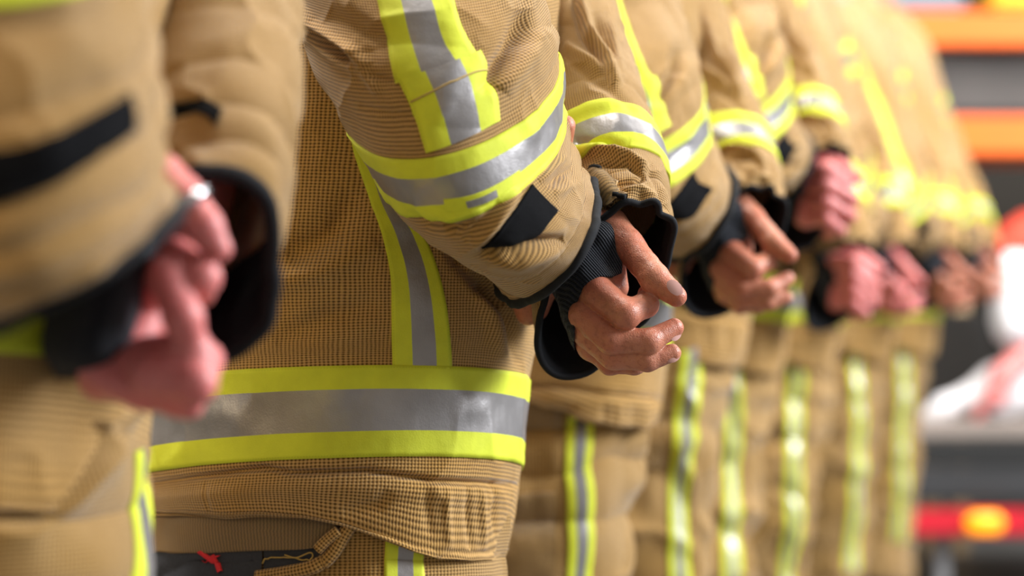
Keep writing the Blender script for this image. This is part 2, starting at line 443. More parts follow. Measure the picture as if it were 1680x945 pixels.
SLEEVE_F = [  # far sleeve, coming round the back toward the camera: A, B, F(lower, away), K(upper, near)
    ((560, -600, 2.46), (790, -560, 2.46), (670, -560, 2.56), (670, -600, 2.36)),
    ((600, -420, 2.46), (865, -420, 2.46), (735, -410, 2.58), (735, -440, 2.34)),
    ((700, -220, 2.45), (945, -210, 2.45), (825, -190, 2.57), (820, -250, 2.32)),
    ((765, -60, 2.40), (1000, -30, 2.40), (865, 20, 2.50), (895, -110, 2.30)),
    ((792, 60, 2.33), (1022, 85, 2.33), (880, 160, 2.42), (930, -20, 2.24)),
    ((822, 180, 2.25), (1052, 185, 2.24), (895, 300, 2.32), (965, 80, 2.17)),
    ((850, 290, 2.17), (1080, 262, 2.17), (915, 400, 2.24), (985, 168, 2.10)),
    ((862, 370, 2.12), (1093, 325, 2.12), (930, 480, 2.18), (1005, 238, 2.06)),
    ((874, 450, 2.07), (1098, 380, 2.07), (948, 555, 2.12), (1018, 292, 2.02)),
    ((884, 525, 2.03), (1102, 435, 2.03), (962, 611, 2.07), (1016, 340, 1.99)),
]
TORSO = [
    ((520, -680, 2.27), (690, -680, 2.27), (605, -680, 2.20)),
    ((470, -620, 2.27), (740, -620, 2.27), (605, -600, 2.12)),
    ((360, -480, 2.27), (830, -500, 2.27), (595, -470, 2.06)),
    ((290, -260, 2.27), (890, -280, 2.27), (590, -250, 2.05)),
    ((250, 0, 2.27), (925, 0, 2.27), (590, 20, 2.04)),
    ((230, 200, 2.27), (915, 210, 2.27), (585, 215, 2.04)),
    ((220, 400, 2.27), (893, 410, 2.27), (565, 410, 2.03)),
    ((208, 560, 2.27), (884, 540, 2.27), (560, 545, 2.03)),
    ((206, 640, 2.27), (866, 628, 2.27), (560, 600, 2.03)),
    ((204, 790, 2.27), (850, 772, 2.27), (560, 751, 2.03)),
    ((206, 850, 2.27), (838, 860, 2.27), (555, 830, 2.03)),
    ((212, 880, 2.27), (826, 893, 2.27), (555, 884, 2.035)),
    ((222, 872, 2.27), (816, 882, 2.27), (555, 872, 2.045)),
    ((240, 800, 2.27), (800, 810, 2.27), (555, 800, 2.06)),
]
SLEEVE_N1 = [
    ((-250, -900, 1.32), (180, -860, 1.34), (-40, -850, 1.22)), ((-420, -330, 1.27), (212, -340, 1.28), (-60, -200, 1.13)),
    ((-400, -40, 1.26), (236, -60, 1.27), (-40, 70, 1.12)), ((-370, 160, 1.26), (252, 60, 1.27), (-20, 240, 1.12)),
    ((-300, 320, 1.27), (264, 170, 1.28), (10, 375, 1.13)), ((-240, 440, 1.28), (258, 255, 1.29), (60, 462, 1.15)),
    ((-170, 565, 1.30), (270, 322, 1.31), (132, 470, 1.17))]
SLEEVE_F1 = [
    ((60, -900, 1.72), (400, -900, 1.72), (230, -900, 1.82), (230, -900, 1.60)), ((110, -520, 1.70), (450, -480, 1.70), (280, -470, 1.80), (280, -520, 1.58)),
    ((150, -200, 1.66), (482, -180, 1.66), (310, -130, 1.75), (325, -250, 1.55)), ((165, 0, 1.60), (492, 10, 1.60), (310, 90, 1.68), (340, -90, 1.51)),
    ((175, 150, 1.54), (490, 150, 1.53), (315, 250, 1.60), (350, 40, 1.46)), ((180, 280, 1.49), (480, 258, 1.48), (320, 390, 1.54), (350, 150, 1.42)),
    ((186, 390, 1.45), (464, 345, 1.45), (335, 500, 1.49), (352, 235, 1.40)), ((192, 500, 1.42), (448, 430, 1.42), (350, 580, 1.44), (335, 290, 1.38))]
CREASE_N = [
    ([(484, 8), (510, 42), (545, 66), (585, 88), (604, 112)], 10, .0055), ([(500, 44), (530, 64), (560, 84), (574, 96)], 9, -.0065),
    ([(494, 56), (520, 78), (560, 104), (596, 118)], 7, .004), ([(598, 116), (612, 136), (622, 154)], 7, .004),
    ([(606, 122), (640, 130), (652, 134)], 6, -.003), ([(590, 172), (630, 184), (680, 190)], 7, -.0025),
    ([(540, 20), (600, 50), (640, 58)], 16, -.003), ([(790, 150), (815, 110), (842, 70), (850, 20)], 14, -.006),
    ([(820, 150), (850, 110), (880, 60)], 16, .004), ([(866, -40), (858, 20), (880, 70)], 12, .003),
    ([(670, 350), (700, 372), (745, 378), (780, 362)], 9, -.004), ([(690, 340), (740, 362), (790, 345)], 8, .002),
    ([(778, 404), (812, 370), (836, 334), (850, 312)], 8, .005), ([(760, 392), (796, 358), (822, 330)], 7, -.004),
    ([(786, 416), (840, 414), (890, 398), (930, 392)], 9, -.007), ([(800, 430), (850, 432), (915, 410)], 12, .004),
    ([(884, 298), (905, 276), (925, 256)], 6, .004), ([(896, 308), (916, 290), (940, 275)], 6, -.004),
    ([(905, 318), (925, 312), (948, 300)], 8, .003), ([(918, 345), (935, 372), (925, 400)], 8, -.002),
]
CREASE_F = [
    ([(935, -60), (944, 10), (958, 60), (985, 100), (1000, 140)], 6, -.006), ([(950, 0), (965, 50), (995, 95), (1010, 140)], 9, .005),
    ([(975, 20), (990, 60), (1012, 100)], 8, -.006), ([(1000, 30), (1008, 70), (1020, 120)], 6, .004),
    ([(920, 90), (960, 120), (1000, 150), (1040, 185)], 8, -.003), ([(925, 70), (970, 100), (1020, 140)], 9, .003),
    ([(945, 250), (990, 248), (1030, 256), (1060, 275)], 7, .008), ([(945, 236), (990, 236), (1035, 240)], 5, -.006),
    ([(980, 272), (1030, 268), (1060, 290)], 5, -.006), ([(1010, 306), (1040, 300), (1060, 290)], 5, -.007),
    ([(975, 288), (995, 310), (1012, 334)], 6, .006), ([(962, 290), (982, 318), (998, 338)], 5, -.005),
    ([(1020, 318), (1050, 312), (1078, 325)], 7, .006), ([(1066, 270), (1078, 300), (1088, 335)], 6, -.004),
]
CREASE_T = [
    ([(205, 800), (300, 786), (430, 768), (480, 776), (600, 772), (720, 790), (860, 797)], 5, -.0075),
    ([(255, 820), (430, 800), (600, 800), (840, 820)], 16, .0015),
    ([(640, 806), (620, 830), (560, 842)], 12, -.002), ([(700, 800), (710, 880)], 8, -.002), ([(735, 800), (742, 900)], 6, .0025),
    ([(770, 800), (778, 905)], 6, -.003), ([(795, 800), (800, 905)], 5, .003), ([(815, 790), (818, 890)], 5, -.003),
    ([(335, 790), (342, 845)], 4, -.0015),
    ([(470, 420), (540, 380), (590, 320)], 26, -.006), ([(430, 470), (540, 440), (620, 400)], 22, .005),
    ([(450, 560), (540, 520), (625, 500)], 20, -.004), ([(760, 430), (810, 520), (830, 590)], 14, .004), ([(790, 440), (840, 520), (860, 600)], 10, -.005),
    ([(740, 400), (790, 470), (840, 500)], 14, -.006),
]
HEMX = np.array([205, 270, 430, 500, 560, 600, 640, 680, 720, 770, 805, 830]); HEMY = np.array([838, 843, 846, 852, 864, 876, 890, 904, 912, 914, 910, 890])

def at_vert(line, D): return [W3(x, y, D) for x, y in line]

def boot_pts(x, y):  # ankle centre -> prims for a boot, toes to -X
    return [(('b', .02), .03, np.array([x, y, .30]), np.array([x, y, .10]), .075, .065),
            (('b', .02), .03, np.array([x+.03, y, .055]), np.array([x-.10, y, .06]), .052, .055),
            (('b', .02), .03, np.array([x-.08, y, .055]), np.array([x-.185, y, .045]), .055, .045)]

def fist_main(D=1.95):
    """right hand of the sharp figure, seen from its thumb side"""
    R = 1/ (FPX/D)
    def c(g, k, x0, y0, d0, x1, y1, d1, r0, r1): return ((g, k), .004, W3(x0, y0, D+d0), W3(x1, y1, D+d1), r0*R, r1*R)
    return [
        # back of the hand and palm
        c('palm', .003, 945, 425, .045, 985, 492, .020, 40, 34), c('palm', .003, 940, 440, .055, 968, 532, .030, 40, 34),
        c('palm', .003, 940, 455, .07, 972, 566, .045, 36, 28), c('palm', .003, 985, 400, .05, 1000, 470, .045, 36, 32),
        # index
        c('i', .0015, 982, 482, .012, 1026, 516, -.006, 29, 25), c('i', .0015, 1026, 515, -.006, 1060, 500, .012, 24, 20), c('i', .0015, 1060, 500, .012, 1062, 482, .036, 20, 16),
        # middle
        c('m', .0015, 958, 516, .018, 1003, 558, .0, 26, 24), c('m', .0015, 1003, 558, .0, 1064, 560, -.002, 23, 21), c('m', .0015, 1064, 560, -.002, 1106, 538, .010, 20, 16),
        # ring
        c('r', .0015, 962, 545, .032, 1006, 585, .014, 25, 22), c('r', .0015, 1006, 585, .014, 1062, 590, .006, 21, 19), c('r', .0015, 1062, 590, .006, 1103, 579, .010, 19, 15),
        # little
        c('l', .0015, 968, 566, .050, 1000, 596, .036, 22, 19), c('l', .0015, 1000, 596, .036, 1040, 600, .030, 18, 15), c('l', .0015, 1040, 600, .030, 1072, 592, .034, 15, 12),
        # thumb
        c('t', .003, 1000, 372, .060, 1030, 402, .040, 33, 27), c('t', .003, 1030, 402, .040, 1073, 456, .012, 26, 24.5), c('t', .003, 1073, 456, .012, 1109, 486, .0, 24, 18),
        # heel of the thumb into the wrist
        c('w', .006, 950, 360, .09, 1000, 400, .065, 34, 34), c('w', .006, 925, 330, .14, 950, 430, .07, 34, 38),
    ]
def fist_first(D=1.33):
    R = D/FPX
    def c(g, k, x0, y0, d0, x1, y1, d1, r0, r1): return ((g, k), .004, W3(x0, y0, D+d0), W3(x1, y1, D+d1), r0*R, r1*R)
    return [c('t', .003, 262, 285, .03, 300, 325, .01, 38, 36), c('t', .003, 300, 325, .01, 335, 372, .0, 35, 32), c('t', .003, 335, 372, .0, 358, 408, .0, 31, 23),
            c('i', .002, 255, 470, .05, 290, 425, .02, 38, 34), c('i', .002, 290, 425, .02, 332, 455, .0, 33, 30), c('i', .002, 332, 455, .0, 330, 480, .02, 30, 24),
            c('m', .002, 275, 450, .0, 300, 520, -.01, 33, 32), c('m', .002, 300, 520, -.01, 318, 575, .0, 32, 29),
            c('palm', .003, 165, 620, .03, 250, 610, .02, 40, 52), c('palm', .003, 250, 600, .02, 315, 585, .0, 52, 42), c('palm', .003, 215, 560, .05, 250, 500, .06, 50, 40),
            c('r', .002, 250, 615, .0, 320, 628, -.01, 38, 36), c('r', .002, 320, 628, -.01, 338, 590, .01, 34, 30),
            c('l', .002, 245, 640, .01, 308, 662, .0, 32, 28), c('l', .002, 155, 610, .02, 240, 645, .01, 28, 32),
            c('w', .006, 200, 430, .09, 250, 330, .08, 44, 42), c('w', .006, 225, 330, .1, 200, 560, .08, 40, 42)]
def fist_back(D=1.95):
    """closed hand seen onto the backs of its four fingers (for the figures farther down the row)"""
    R = D/FPX
    def c(g, k, x0, y0, d0, x1, y1, d1, r0, r1): return ((g, k), .004, W3(x0, y0, D+d0), W3(x1, y1, D+d1), r0*R, r1*R)
    L = [c('palm', .004, 950, 410, .06, 985, 450, .03, 40, 40), c('palm', .004, 950, 430, .06, 975, 520, .03, 40, 40), c('w', .006, 925, 330, .14, 950, 430, .07, 34, 38)]
    for n, (y0, y1, x1, r) in enumerate(((398, 420, 1072, 27), (440, 462, 1088, 27), (488, 508, 1084, 25), (532, 546, 1060, 21))):
        L += [c('f%d' % n, .0015, 970, y0, .03, 1022, y0+4, -.01, r+2, r), c('f%d' % n, .0015, 1022, y0+4, -.01, x1, y1+18, -.002, r, r-3), c('f%d' % n, .0015, x1, y1+18, -.002, x1-30, y1+30, .025, r-3, r-6)]
    L += [c('t', .003, 1000, 360, .07, 1060, 385, .05, 28, 24), c('t', .003, 1060, 385, .05, 1112, 420, .04, 24, 18)]
    return L
def near_hand():
    c = lambda g, k, a, b, ra, rb: ((g, k), .004, W3(*a), W3(*b), ra, rb)
    return [c('palm', .004, (880, 330, 2.06), (900, 400, 2.10), .026, .028), c('palm', .004, (890, 420, 2.08), (872, 500, 2.09), .024, .016),
            c('w', .006, (840, 330, 1.98), (880, 380, 2.06), .026, .028),
            c('i', .002, (902, 330, 2.07), (914, 262, 2.05), .012, .0105), c('i', .002, (914, 262, 2.05), (927, 206, 2.03), .0105, .0088),
            c('m', .002, (905, 360, 2.10), (950, 300, 2.16), .011, .010), c('r', .002, (900, 380, 2.12), (950, 340, 2.18), .010, .009),
            c('l', .002, (890, 400, 2.12), (940, 380, 2.2), .009, .008), c('t', .002, (880, 440, 2.08), (866, 515, 2.09), .013, .010)]

def body_prims(own=None):
    A = lambda *p: W3(*p); G = ('body', .01); k = .04
    sh_n, el_n, wr_n = A(580, -520, 2.12), A(700, 90, 1.90), A(880, 370, 2.03)
    sh_f, el_f, wr_f = A(670, -500, 2.42), A(890, 40, 2.40), A(950, 400, 2.06)
    cx = (590-CX)/FPX*DD(2.27); z = lambda h: h
    v = lambda x, y, zz: np.array([x, DD(y), zz])
    if own is not None:
        sh_n, el_n, wr_n = A(0, -800, 1.30)-own, A(-70, 0, 1.26)-own, A(120, 360, 1.28)-own
        sh_f, el_f, wr_f = A(240, -800, 1.70)-own, A(330, 20, 1.6)-own, A(290, 400, 1.47)-own
    return [(G, k, sh_n, el_n, .05, .042), (G, k, el_n, wr_n, .042, .03), (G, k, sh_f, el_f, .05, .042), (G, k, el_f, wr_f, .042, .03),
            (G, k, v(cx, 2.19, 1.38), v(cx, 2.35, 1.38), .11, .11), (G, k, v(cx, 2.20, 1.2), v(cx, 2.34, 1.2), .11, .11),
            (G, k, v(cx, 2.2, .98), v(cx, 2.34, .98), .11, .11), (G, k, v(cx, 2.18, 1.38), v(cx, 2.2, .95), .09, .09), (G, k, v(cx, 2.36, 1.38), v(cx, 2.34, .95), .09, .09),
            (G, k, v(cx, 2.19, .92), v(cx, 2.17, .5), .085, .055), (G, k, v(cx, 2.35, .92), v(cx, 2.37, .5), .085, .055),
            (G, k, v(cx, 2.17, .5), v(cx, 2.16, .08), .055, .04), (G, k, v(cx, 2.37, .5), v(cx, 2.38, .08), .055, .04),
            (G, k, v(cx, 2.27, 1.42), v(cx-.015, 2.27, 1.62), .06, .056),
            (('h', .02), .03, v(cx-.02, 2.27, 1.74), v(cx+.02, 2.27, 1.72), .085, .088), (('h', .02), .03, v(cx-.05, 2.27, 1.70), v(cx-.065, 2.27, 1.625), .055, .032),
            (('h', .02), .008, v(cx-.098, 2.27, 1.715), v(cx-.122, 2.27, 1.675), .009, .014), (('h', .02), .01, v(cx-.095, 2.24, 1.735), v(cx-.095, 2.30, 1.735), .012, .012),
            (('h', .02), .008, v(cx+.0, 2.18, 1.72), v(cx+.01, 2.178, 1.68), .014, .01), (('h', .02), .008, v(cx+.0, 2.36, 1.72), v(cx+.01, 2.362, 1.68), .014, .01),
            (('h', .02), .006, v(cx-.098, 2.25, 1.645), v(cx-.098, 2.29, 1.645), .009, .009)]

def person(label, off, seed=1, detail=.4, hem=0.0, drop=0.0, hand='main', skinm=None, sharp=False, hand_off=(0, 0, 0), far_off=(0, 0, 0), extra=None, leg=0.0, tshift=0.0, tape_px=0):
    rnd = random.Random(seed)
    off = np.array(off, float)
    one = hand == 'first'
    res = (lambda n: max(40, int(n*detail)))
    amp = 1.0 if sharp else 1.35
    # ---- hands and body: one mesh
    hp = {'main': fist_main, 'first': fist_first, 'back': fist_back}[hand]()
    dz = np.array([0, 0, -drop])+np.array(hand_off, float)
    if hand == 'first': dz = -off          # given where it stands
    hp = [(g, k, a+dz, b+dz, ra, rb) for g, k, a, b, ra, rb in hp]
    h = .00085 if sharp else .0018
    parts = []
    def kn(V):
        return V+0
    V1, F1 = sd_mesh(hp, h); V2, F2 = sd_mesh(near_hand(), .0012 if sharp else .0025) if not one else (np.zeros((0, 3)), np.zeros((0, 4), int)); V3, F3 = sd_mesh(body_prims(off if one else None), .011)
    V1 = V1+(fbm(V1*110, 4, 2)*.00035)[:, None]
    V = np.concatenate([V1, V2, V3]); F = np.concatenate([F1, F2+len(V1), F3+len(V1)+len(V2)])
    body = new_mesh('person', V, F, skinm or SKIN)
    body.location = off.tolist()
    body['label'] = label; body['category'] = 'person'
    body['group'] = 'firefighters standing in a row'
    if sharp:
        R = 1.95/FPX
        def nail(x, y, d, ang, a, b, nx, tiltx):
            th = np.linspace(0, 1, 9)[:, None]; ph = np.arange(20)/20*2*np.pi
            X = np.cos(ph)*a*th; Y = np.sin(ph)*b*th; X = np.sign(X)*np.abs(X)
            Z = -.0022*(1-.55*(X/a)**2-.45*(Y/b)**2)
            ca, sa = math.cos(ang), math.sin(ang); n = len(th)
            x2 = X*ca-Y*sa; z2 = -(X*sa+Y*ca)
            Pn = np.stack([x2, Z+x2*tiltx, z2], -1)+W3(x, y, 1.95+d)
            return new_mesh('fingernail', Pn.reshape(-1, 3), grid_faces(n, 20, True), NAIL, body)
        nail(1107, 472, -.0085, .72, .0078, .0052, 0, .3)
        nail(1109, 549, .0045, -.9, .0056, .0042, 0, .75)
        nail(1104, 586, .0045, -.35, .0058, .0042, 0, .35)
    # ---- jacket torso
    def warp(P, u, v):
        q = to_px(P); w = smooth(v, 9.2/13, 11/13)*(1-smooth(v, 11.3/13, 12.6/13))
        front = smooth(-(P[..., 1]-DD(2.27)), -.02, .04)
        # hem line drawn lower toward the back
        tgt = np.interp(q[..., 0], HEMX, HEMY)
        base = 884-6*np.abs((q[..., 0]-555)/320)**2
        P = P.copy(); P[..., 2] += -(tgt-base)/FPX*P[..., 1]*w*front
        P[..., 2] += hem*smooth(v, 5.0/13, 8/13); P[..., 0] += tshift*smooth(v, 4/13, 8/13)
        return P
    tor = Tube(TORSO, res(760), res(640), .92, cloth_folds(seed, .0035*amp, 7, ring=0, soft=.006, creases=CREASE_T if sharp else CREASE_T[:7]), warp)
    jacket = tor.build('jacket', TAN, body)
    vb = lambda k: k/13
    strip_ring(tor, 'hem_reflective_tape', vb(8), vb(9), TAPE, jacket, n=res(900), m=16, off=.0016, seed=seed)
    L = [(560, 150), (572, 205), (584, 262), (606, 325), (628, 390), (641, 455), (643, 530), (645, 601)]
    Rr = [(640, 150), (645, 205), (650, 270), (662, 335), (700, 392), (724, 455), (738, 530), (742, 606)]
    if sharp or True:
        strip_px(tor, 'side_reflective_tape', L, Rr, TAPE_S, jacket, n=res(160), off=.0014, seed=seed+1)
    # chest band and back band, higher on the jacket
    strip_ring(tor, 'chest_reflective_tape', 3.0/13, 3.45/13, TAPE, jacket, n=res(700), m=12, off=.0014, seed=seed+4)
    # hem edge
    uu = np.arange(220)/220; ring = tor.sample(uu, np.full(220, 11/13), .0006); pipe('hem_edge', ring, .0013, TAN, jacket, True, 8)
    # ---- near sleeve
    if one:
        sl = Tube(SLEEVE_N1, 300, 300, 1.0, cloth_folds(seed+20, .003, 10, ring=.006, ring_n=7, soft=.005), shift=-off)
        s1 = sl.build('near_sleeve', TAN_S, jacket)
        strip_ring(sl, 'sleeve_reflective_band', 1.2/6, 1.72/6, TAPE, jacket, n=300, m=16, off=.0016)
        strip_px(sl, 'hook_fastener_patch', [(-60, 250), (40, 236), (130, 200), (208, 152)], [(-60, 350), (60, 316), (150, 268), (222, 212)], VELCRO, jacket, n=40, m=20, off=.0022)
    else:
        sl = Tube(SLEEVE_N, res(640), res(640), 1.0, cloth_folds(seed+20, .0024*amp if sharp else .003, 11, ring=.0045 if sharp else .006, ring_n=9, soft=.003, creases=CREASE_N if (sharp or seed % 2) else CREASE_N[:8]))
        s1 = sl.build('near_sleeve', TAN_S, jacket)
        strip_ring(sl, 'sleeve_reflective_band', .6, .7, TAPE, jacket, n=res(700), m=16, off=.0016, seed=seed+2)
        strip_px(sl, 'sleeve_reflective_tape', [(470, -420), (545, -240), (590, -100), (620, 0), (635, 70), (652, 138)], [(590, -430), (662, -250), (710, -100), (740, 0), (758, 52), (783, 92)], TAPE_S, jacket, n=res(160), off=.0016, seed=seed+3)
        strip_px(sl, 'sleeve_reflective_tape', [(656, 132), (674, 170), (688, 208), (702, 250)], [(786, 84), (800, 118), (810, 155), (818, 198)], TAPE_S, jacket, n=res(70), off=.0024, seed=seed+5)
        if sharp:
            strip_px(sl, 'sleeve_tape_tab', [(728, 326), (788, 314), (850, 278)], [(731, 350), (790, 338), (846, 300)], TAB_Y, jacket, n=24, off=.0022)
            strip_px(sl, 'sleeve_tape_tab', [(764, 330), (790, 322), (812, 311)], [(768, 342), (792, 334), (815, 322)], TAB_G, jacket, n=20, off=.0028)
        strip_px(sl, 'hook_fastener_patch', [(788, 409), (820, 372), (848, 336), (872, 303)], [(866, 404), (884, 388), (898, 368), (913, 345)], VELCRO, jacket, n=40, m=20, off=.0022)
    ring = sl.sample(uu, np.full(220, 1.0), 0.0); cen = ring.mean(0)
    pipe('cuff_edging', ring+(fbm(ring*40, seed)*.0012)[:, None], .0042, BLACK, s1, True, 10)
    # lining: an inner tube turning back into the sleeve
    def lining(t, name, parent, depth=.25, steps=14, scale=.9, matl=BLACK):
        vv = np.linspace(1, 1-depth, steps); u2 = np.arange(120)/120; rows = []
        for k, v in enumerate(vv):
            r = t.sample(u2, np.full(120, v), -.001-.004*min(1, k/3)); rows.append(r)
        Pp = np.array(rows); return new_mesh(name, Pp.reshape(-1, 3), grid_faces(steps, 120, True), matl, parent)
    lining(sl, 'cuff_lining', s1)
    # knit wristlet in near cuff
    def knit_tube(name, parent, secs, shift, n=120, flare=True):
        t = Tube(secs, n, 60, .8, cloth_folds(seed+7, .0012, 14, ring=.0012, ring_n=5), shift=shift)
        return t.build(name, KNIT, parent)
    if not one: knit_tube('knit_wristlet', s1, [((770, 330, 1.98), (900, 250, 2.0), (850, 360, 1.92)), ((835, 400, 2.0), (935, 300, 2.03), (905, 390, 1.95)), ((852, 450, 2.03), (940, 345, 2.06), (915, 440, 1.99)), ((868, 480, 2.05), (930, 380, 2.08), (915, 450, 2.02))], None)
    # ---- far sleeve
    shf = [0, 0, 0]
    def dropw(P, u, v):
        P = P.copy(); w = smooth(v, .4, 1.0)[..., None]
        return P+w*(np.array([0, 0, -drop])+np.array(far_off, float))
    def far_f(t, U, V, P, N):
        d = cloth_folds(seed+40, .0025*amp, 12, ring=.004, ring_n=10, soft=.002, creases=CREASE_F)(t, U, V, P, N)
        lip = smooth(V, .93, 1.0)
        return d+lip*.0035*np.sin(U*2*np.pi*9+seed+2*np.sin(U*2*np.pi*3))*(.5+.5*np.cos((U-.62)*2*np.pi))
    if one:
        sf = Tube(SLEEVE_F1, 260, 300, 1.0, cloth_folds(seed+40, .004, 11, ring=.005, ring_n=9, soft=.004), shift=-off)
        s2 = sf.build('far_sleeve', TAN_S, jacket)
        strip_ring(sf, 'sleeve_reflective_band', 1.15/7, 1.5/7, TAPE, jacket, n=300, m=16, off=.0016)
        strip_px(sf, 'hook_fastener_tab', [(262, 186), (300, 176), (340, 170), (366, 186)], [(268, 206), (302, 196), (338, 196), (356, 214)], VELCRO, jacket, n=24, off=.002)
    else:
        sf = Tube(SLEEVE_F, res(480), res(600), 1.0, far_f, dropw)
        s2 = sf.build('far_sleeve', TAN_S, jacket)
        strip_ring(sf, 'sleeve_reflective_band', 6.0/9, 7.05/9, TAPE, jacket, n=res(600), m=16, off=.0016, seed=seed+6)
    ring = sf.sample(uu, np.full(220, 1.0), 0.0)
    pipe('cuff_edging', ring, .0052 if one else .003, BLACK, s2, True, 10)
    lining(sf, 'cuff_lining', s2, depth=.2)
    fo = np.array([0, 0, -drop])+np.array(far_off, float)
    if hand != 'first':
        kp = [((g[0], g[1]), .006, p0, p1, r0+.0026, r1+.0026) for g, k, p0, p1, r0, r1 in {'main': fist_main, 'back': fist_back}[hand]() if g[0] in ('palm', 'w')]
        kp.append((('w', .006), .006, W3(880, 250, 2.2), W3(925, 340, 2.09), .026, .026))
        kv, kf = sd_mesh(kp, .0011 if sharp else .0022, cut=poly_cut([(780, 150), (1019, 150), (1021, 448), (1003, 456), (984, 455), (958, 470), (946, 498), (942, 560), (947, 650), (780, 650)], np.zeros(3)), noise=lambda V: V+(fbm(V*70, 9)*.0006)[:, None])
        new_mesh('knit_wristlet', kv+fo, kf, KNIT, s2, np.stack([kv[:, 0]*.85+kv[:, 2]*.55+kv[:, 1]*.5, kv[:, 2]-kv[:, 0]*.6], -1))
    else:
        kt = Tube([((120, 330, 1.44), (290, 250, 1.44), (200, 300, 1.36)), ((90, 440, 1.42), (270, 380, 1.42), (180, 430, 1.34)), ((70, 560, 1.40), (235, 520, 1.40), (150, 560, 1.33)), ((90, 620, 1.40), (215, 580, 1.40), (160, 610, 1.345))], 120, 50, 1.0, cloth_folds(seed+7, .0015, 14), shift=-off)
        kt.build('knit_wristlet', KNIT, s2)
    # ---- trousers
    cxp = 560
    def trou_w(P, u, v):
        P = P.copy(); P[..., 0] += leg; return P
    TRN = [((250, 620, 2.25), (820, 620, 2.25), (560, 640, 2.07)), ((248, 760, 2.25), (818, 760, 2.25), (560, 780, 2.06)), ((244, 930, 2.22), (806, 920, 2.22), (560, 940, 2.055)),
           ((262, 1150, 2.19), (775, 1130, 2.19), (555, 1150, 2.04)), ((290, 1450, 2.17), (740, 1450, 2.17), (540, 1450, 2.04)),
           ((320, 1750, 2.16), (720, 1750, 2.16), (540, 1750, 2.05)), ((330, 1980, 2.16), (700, 1980, 2.16), (540, 1980, 2.06))]
    tr = Tube(TRN, res(560), res(700), .95, cloth_folds(seed+60, .007 if sharp else .012, 7, ring=.009 if sharp else .014, ring_n=9, soft=.010), trou_w)
    trs = tr.build('trousers', TAN_DK, body)
    FAR = [tuple((p[0]-(70 if one else 20), p[1], p[2]+.22) for p in s) for s in TRN]
    tf = Tube(FAR, res(240), res(300), .95, cloth_folds(seed+80, .006, 6, ring=.006, ring_n=9, soft=.01), trou_w)
    tf.build('trouser_leg', TAN_DK, trs)
    lx = leg*0+tape_px
    wig = [6*math.sin(seed+k*1.3) for k in range(8)]
    ys = [700, 820, 905, 960, 1060, 1250, 1500, 1800]
    xl = [640, 634, 630, 628, 626, 620, 612, 600]
    if one:
        vv = np.linspace(.05, .95, 120)[:, None]; ww = np.linspace(.452, .52, 14)[None]
        strip(tr, 'trouser_reflective_tape', np.stack([np.broadcast_to(ww, (120, 14)), np.broadcast_to(vv, (120, 14))], -1), TAPE_S, trs, off=.0018)
    else: strip_px(tr, 'trouser_reflective_tape', [(x+lx+w*(not sharp), y) for x, y, w in zip(xl, ys, wig)], [(x+lx+62+w*(not sharp), y) for x, y, w in zip(xl, ys, wig)], TAPE_S, trs, n=res(300), off=.0018, seed=seed+8)
    if not sharp and not one:
        strip_px(tr, 'pocket_flap', [(330, 770), (450, 775), (604, 782)], [(330, 866), (450, 872), (608, 858)], TAN, trs, n=50, m=24, off=.009)
        strip_px(tr, 'thigh_patch', [(330, 1010), (450, 1012), (600, 1006)], [(330, 1200), (450, 1205), (594, 1200)], TAN, trs, n=50, m=40, off=.006)
    for yy in (DD(2.16), DD(2.36)):
        bv, bf = sd_mesh(boot_pts(-.14+leg, yy), .008); new_mesh('boot', bv, bf, LEATHER, body)
    # hair, collar
    cx0 = (590-CX)/FPX*DD(2.27); A = lambda q: np.array([q[0], DD(q[1]), q[2]])
    hv, hf = sd_mesh([(('x', .02), .03, A([cx0-.015, 2.27, 1.757]), A([cx0+.035, 2.27, 1.725]), .084, .089)], .008); new_mesh('hair', hv, hf, HAIR, body)
    if extra: extra(body, jacket, tor, sl, sf, trs, tr)
    return body

